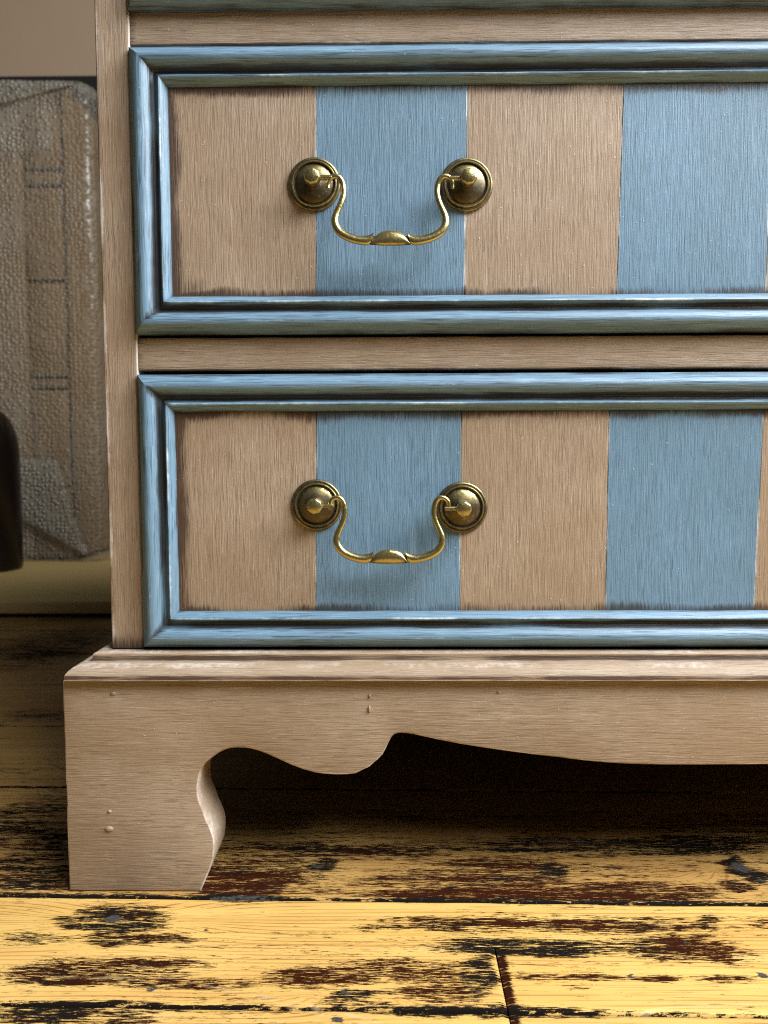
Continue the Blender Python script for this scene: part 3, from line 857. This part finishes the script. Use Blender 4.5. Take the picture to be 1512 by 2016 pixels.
TILT = 0.0
def handle(drawer, hl, hr, mirror=False):
    """brass swan-neck handle: two turned backplates, two posts, two pins, one bail"""
    A, B = P(*hl, YPANEL), P(*hr, YPANEL)
    xa, za, xb, zb = (A.x, A.z, B.x, B.z) if not mirror else (mir(B.x), B.z, mir(A.x), A.z)
    prof = [(0.1, 0.0), (13.0, 0.0), (13.2, 0.5), (13.0, 1.1), (12.5, 1.5), (11.9, 1.55), (11.5, 1.5), (11.3, 1.9), (10.95, 2.25), (10.5, 2.25), (10.2, 1.9), (10.0, 1.35), (9.7, 1.3), (9.4, 1.6), (8.6, 2.15), (7.2, 2.75), (5.6, 3.3), (4.2, 3.75), (3.4, 4.0), (3.0, 4.3), (0.1, 4.35)]
    rp = {0: 0.8}
    for (cx, cz, sg) in ((xa, za, 1), (xb, zb, -1)):
        v, f = lathe([(r / 1000, h / 1000) for r, h in prof], cx, cz, YPANEL - 0.0001)
        def pat(x, y, z, cx=cx, cz=cz):
            r = math.hypot(x - cx, z - cz) * 1000
            if 9.4 < r < 10.25: return 1.1
            if r <= 9.4: return 0.78 - 0.35 * sstep(4, 8.5, r) * clamp((z - cz) * 140)  # patina thinner on the upper dome: its bright top is painted in
            if 10.3 < r < 11.3: return 0.42
            if 11.3 <= r < 12.0: return 0.75
            return 0.6
        link_mesh('handle_backplate', v, f, M_brass, drawer, attrs={'patina': pat}, angle=45)
        y0 = YPANEL - 0.0040
        post = [(3.2, 0.0), (2.7, 0.6), (2.55, 1.6), (2.6, 2.6), (3.2, 3.1), (3.75, 3.7), (3.95, 4.6), (3.95, 8.2), (3.7, 9.0), (3.05, 9.45), (0.1, 9.5)]
        rings = []
        for (r, h) in post:
            ring = []
            for k in range(32):
                a = 2 * math.pi * k / 32
                m8 = (math.pi / 4)
                aa = ((a + m8 / 2) % m8) - m8 / 2
                flat = math.cos(m8 / 2) / math.cos(aa)
                q = sstep(2.8, 3.8, h)
                rr = r * lerp(1.0, flat * 1.04, q) / 1000
                ring.append((cx + rr * math.cos(a + 0.2), y0 - h / 1000, cz + rr * math.sin(a + 0.2)))
            rings.append(ring)
        v, f = rings_mesh(rings)
        link_mesh('handle_post', v, f, M_brass, drawer, attrs={'patina': lambda x, y, z, y0=y0: (0.85 if y0 - y < 0.0036 else 0.08) + (0.30 if y0 - y > 0.0094 else 0)}, angle=40)
        yb = YPANEL - 0.0098
        rings = []
        for (dx, r) in ((2.5, 1.25), (5.0, 1.25), (8.0, 1.25), (9.2, 1.2), (9.5, 0.9)):
            rings.append([(cx + sg * dx / 1000, yb + r / 1000 * math.cos(2 * math.pi * k / 14), cz + r / 1000 * math.sin(2 * math.pi * k / 14)) for k in range(14)])
        v, f = rings_mesh(rings)
        link_mesh('handle_pin', v, f, M_brass, drawer, attrs={'patina': lambda x, y, z: 0.5})
    bail(*hl, *hr, YPANEL - 0.0098, YPANEL - 0.0150 + TILT, drawer, mirror)

def drawer(x0, x1, z0, z1, stripes_px, hl, hr, seed):
    """x0..z1 outer frame; stripes_px: photo pixels of stripe borders (top u, top v, bottom u, bottom v)"""
    body = box('drawer', x0 + 0.006, x1 - 0.006, YC + 0.0010, YC + DEPTH - 0.03, z0 + 0.004, z1 - 0.004, M_raw, chest, 0.001)
    for k in 'tblr':
        moulding(x0, x1, z0, z1, k, body, seed + ord(k))
    X0, X1, Z0, Z1 = x0 + MW - 0.0004, x1 - MW + 0.0004, z0 + MW - 0.0004, z1 - MW + 0.0004
    bounds = [lambda t: X0]
    for (ut, vt, ub, vb) in stripes_px:
        a, b = P(ub, vb, YPANEL), P(ut, vt, YPANEL)
        def fn(t, a=a, b=b):
            z = lerp(Z0, Z1, t); return lerp(a.x, b.x, (z - a.z) / (b.z - a.z))
        bounds.append(fn)
    k = len(bounds) - 1
    # the mirrored right half continues the same spacing
    half = [b for b in bounds]
    for fn in reversed(half):
        bounds.append(lambda t, fn=fn: 2 * XC - fn(t))
    for i in range(len(bounds) - 1):
        blue = i % 2 == 1
        grid_panel('blue_stripe' if blue else 'taupe_stripe', (lambda t, g=bounds[i]: g(t) + 0.00005), (lambda t, g=bounds[i + 1]: g(t) - 0.00005), Z0, Z1,
                   YPANEL - (0.00012 if blue else 0.0), M_blue_z if blue else M_tan_z, body, (X0, X1, Z0, Z1), seed + i * 3.3, 0.00022)
    if hl:
        handle(body, hl, hr)
        handle(body, hl, hr, True)
    return body

YO = YC - 0.0022
xo = (P(258, 120, YO).x + P(266, 640, YO).x + P(269, 760, YO).x + P(277, 1255, YO).x) / 4
zu0, zu1 = P(760, 655, YO).z, P(760, 87, YO).z
zl0, zl1 = P(760, 1274, YO).z, P(760, 735, YO).z
# stripe borders, hand painted: not quite plumb
TILT = 0.003
drawer(xo, mir(xo), zl0, zl1, [(623, 812, 622, 1198), (908, 812, 905, 1198), (1199, 812, 1192, 1200), (1503, 812, 1484, 1203)], (624, 994), (909, 999), 2.0)
TILT = 0.0
drawer(xo, mir(xo), zu0, zu1, [(622, 168, 622, 580), (920, 168, 914, 580), (1228, 168, 1214, 580), (1520, 168, 1508, 580)], (619, 364), (918, 365), 17.0)
zt0 = P(760, 13, YO).z
drawer(xo, mir(xo), zt0, zr2 - 0.0012, [(621, -500, 621, -80), (925, -500, 920, -80), (1240, -500, 1230, -80), (1545, -500, 1530, -80)], None, None, 31.0)

# plinth ----------------------------------------------------------------------------------------
OUTLINE = [(133, 1755.5), (265, 1756.5), (395, 1757), (401, 1741), (407, 1726), (413, 1712), (417.5, 1700), (420.5, 1688), (421.5, 1676), (422, 1664), (421, 1652), (417.5, 1639), (412.5, 1627), (407, 1616), (402, 1602), (397, 1589), (392, 1577), (389.8, 1563), (389.3, 1550), (390.5, 1539), (393, 1525), (397.5, 1513), (403, 1505),
           (410, 1498.5), (422, 1489), (433, 1481.5), (443, 1477), (452, 1474.2), (467, 1472.6), (482, 1473), (497, 1475.5), (512, 1480), (527, 1486), (550, 1496), (573, 1506.5), (598, 1516), (623, 1522.5), (643, 1525), (663, 1526), (683, 1525.5), (700, 1523.5), (709, 1519), (717, 1515), (727, 1511), (734, 1504), (744, 1496), (753.5, 1486), (760, 1474), (766, 1461), (770.5, 1452.5),
           (776, 1447), (783, 1444.6), (791, 1444), (803, 1445), (814, 1446.5), (837, 1451.5), (860, 1456.5), (883, 1461), (906, 1465.5), (956, 1473.5), (1006, 1480.5), (1056, 1487), (1106, 1492.5), (1150, 1498), (1196, 1502.5), (1250, 1505.3), (1306, 1506.5), (1380, 1506.5), (1456, 1506), (1560, 1505)]
PT = 0.027
left = []
for k, (u, v_) in enumerate(OUTLINE):
    p = P(u, v_, YP); left.append((p.x, max(p.z, 0.0003) if k > 2 else 0.0003))
left[0] = (PXL, 0.0003)
zmid = left[-1][1]
pts = [(PXL + 0.0032, ZPT), (PXL + 0.0016, ZPT - 0.0004), (PXL + 0.0004, ZPT - 0.0016)]
nl = 24
pts += [(PXL + 0.00025 * nz(q * 0.9, 3.0), lerp(ZPT - 0.001, 0.0003, q / nl)) for q in range(1, nl)]
fine = []
for (a, b), (c, d) in zip(left[:-1], left[1:]):
    L = math.hypot(c - a, d - b); m_ = max(1, int(L / 0.004))
    fine += [(lerp(a, c, q / m_), lerp(b, d, q / m_)) for q in range(m_)]
fine.append(left[-1])
pts += fine
pts += [(mir(x), z) for x, z in reversed(fine)]
pts += [(PXR, lerp(0.0003, ZPT - 0.001, q / nl)) for q in range(1, nl)] + [(PXR - 0.0004, ZPT - 0.0016), (PXR - 0.0016, ZPT - 0.0004), (PXR - 0.0032, ZPT)]
pts += [(lerp(PXR - 0.0032, PXL + 0.0032, q / 60), ZPT + 0.0002 * nz(q * 0.8, 9.0)) for q in range(1, 60)]

def plinth_front():
    bm = bmesh.new()
    vs_ = [bm.verts.new((x, YP, z)) for x, z in pts]
    fc = bm.faces.new(vs_)
    ex = bmesh.ops.extrude_face_region(bm, geom=[fc])
    for e in ex['geom']:
        if isinstance(e, bmesh.types.BMVert): e.co.y += PT
    bm.normal_update()
    fr = [e for e in bm.edges if all(abs(q.co.y - YP) < 1e-6 for q in e.verts)]
    vert_e = [e for e in bm.edges if abs(e.verts[0].co.x - e.verts[1].co.x) < 1e-6 and abs(e.verts[0].co.z - e.verts[1].co.z) < 1e-6 and False]
    bmesh.ops.bevel(bm, geom=fr, offset=0.0011, segments=3, profile=0.5, affect='EDGES', clamp_overlap=True)
    bmesh.ops.triangulate(bm, faces=[q for q in bm.faces if len(q.verts) > 4])
    bm.verts.index_update()
    v = [tuple(q.co) for q in bm.verts]; f = [[q.index for q in fc_.verts] for fc_ in bm.faces]; bm.free()
    return v, f
def plinth_lite(x, y, z):
    if YP + 1e-5 < y < YP + 0.0013:
        return (1.3 if z > ZPT - 0.002 else 1.1) * clamp((0.8 if z > ZPT - 0.002 else 0.5) + 1.2 * nz(x * 40, z * 40, 6.0))  # pale worn arris; the top edge also carries a painted highlight
    return 0.0
def plinth_wax(x, y, z):
    if YP + 1e-5 < y < YP + 0.0013 and nz(x * 55, z * 55, 16.0) > 0.18 and x < PXL + 0.003: return 0.7
    return 0.0
v, f = plinth_front()
pl = link_mesh('plinth_front', v, f, M_tan_x, chest, attrs={'lite': plinth_lite, 'wax': plinth_wax}, angle=30)
def nib(u, v_, ru, rv, h=0.0007):
    p = P(u, v_, YP); k = YP / F
    rings = [[(p.x + ru * k * r * math.cos(2 * math.pi * j / 14), YP + 0.0003 - hh * h, p.z + rv * k * r * math.sin(2 * math.pi * j / 14)) for j in range(14)] for r, hh in ((1, 0), (1.0, 0.6), (0.8, 1.2), (0.45, 1.55), (0.05, 1.65))]
    v, f = rings_mesh(rings); link_mesh('paint_nib', v, f, M_tan_x, pl)
for q in ((215, 1632, 9, 6), (216, 1597, 4, 3), (727, 1396, 3, 8), (728, 1370, 2.5, 4), (982, 1362, 4, 2.5), (223, 1365, 6, 4)):
    nib(*q)
for side in (0, 1):
    x0, x1 = (PXL + 0.001, PXL + 0.022) if side == 0 else (PXR - 0.022, PXR - 0.001)
    # side bracket: two feet joined by an apron
    bm = bmesh.new()
    y0, y1 = YP + PT + 0.0005, YC + DEPTH
    op = [(y0, ZPT), (y0, 0.0003), (y0 + 0.045, 0.0003), (y0 + 0.052, 0.03), (y0 + 0.046, 0.055), (y0 + 0.06, 0.07), (y0 + 0.12, 0.06), (y0 + 0.14, 0.075), ((y0 + y1) / 2, 0.066), (y1 - 0.14, 0.075), (y1 - 0.12, 0.06), (y1 - 0.06, 0.07), (y1 - 0.046, 0.055), (y1 - 0.052, 0.03), (y1 - 0.045, 0.0003), (y1, 0.0003), (y1, ZPT)]
    fc = bm.faces.new([bm.verts.new((x0, y, z)) for y, z in op])
    ex = bmesh.ops.extrude_face_region(bm, geom=[fc])
    for e in ex['geom']:
        if isinstance(e, bmesh.types.BMVert): e.co.x += x1 - x0
    bmesh.ops.triangulate(bm, faces=[q for q in bm.faces if len(q.verts) > 4])
    bm.verts.index_update()
    v = [tuple(q.co) for q in bm.verts]; f = [[q.index for q in fc_.verts] for fc_ in bm.faces]; bm.free()
    link_mesh('plinth_side', v, f, M_tan_x, chest, angle=30)

# base moulding: outward from the carcass, height (fractions of its size)
HM = ZM - ZPT
BP = [(0.0, 1.0), (0.22, 0.99), (0.31, 0.965), (0.35, 0.91), (0.355, 0.80), (0.355, 0.66), (0.375, 0.60), (0.42, 0.585), (0.50, 0.585), (0.60, 0.555), (0.70, 0.48), (0.79, 0.36), (0.85, 0.22), (0.868, 0.13), (0.868, 0.03), (0.875, -0.05), (0.0, -0.05)]
def base_wax(u, hfrac):
    if u < 0.02: return 0.8
    w = 0.0
    w = max(w, 1.0 * (1 - sstep(0.03, 0.17, abs(hfrac - 0.72))) * (0.33 < u < 0.45))
    w = max(w, 0.95 * (1 - sstep(0.0, 0.16, abs(hfrac - 0.07))) * (u > 0.84))
    return w
def base_moulding(sidek):
    n = 220 if sidek == 'f' else 60
    rings = []; wx = []; lt = []
    for i in range(n + 1):
        s_ = i / n; ring = []
        for (u, h) in BP:
            o_ = u * OUT; z = ZPT + h * HM + 0.00022 * nz(s_ * n * 0.3, u * 9, 3.0) * (0 < u < 1 and h > 0.01)
            o_ += 0.00022 * nz(s_ * n * 0.25, u * 9, 8.0) * (0.1 < u < 0.95)
            if sidek == 'f': p = (lerp(XL - o_, XR + o_, s_), YC - o_, z)
            elif sidek == 'l': p = (XL - o_, lerp(YC - o_, YC + DEPTH, s_), z)
            else: p = (XR + o_, lerp(YC - o_, YC + DEPTH, s_), z)
            ring.append(p)
            L = s_ * (XR - XL)
            wx.append(base_wax(u, h) * (0.85 + 0.7 * nz(L * 24, u * 6, 21.0)))
            lt.append((0.5 if h > 0.93 else 0.5 if 0.45 < u < 0.75 else 0) * clamp(0.7 + nz(L * 30, 1.0, u)))  # ledge and ovolo paler: light from above put into the colour
        rings.append(ring)
    v, f = rings_mesh(rings)
    # keep the profile's inner corner square to the carcass
    o = link_mesh('base_moulding', v, f, M_tan_x, chest, angle=42)
    for k, data in (('wax', wx), ('lite', lt)):
        a = o.data.attributes.new(k, 'FLOAT', 'POINT'); a.data.foreach_set('value', data)
for k in 'flr':
    base_moulding(k)
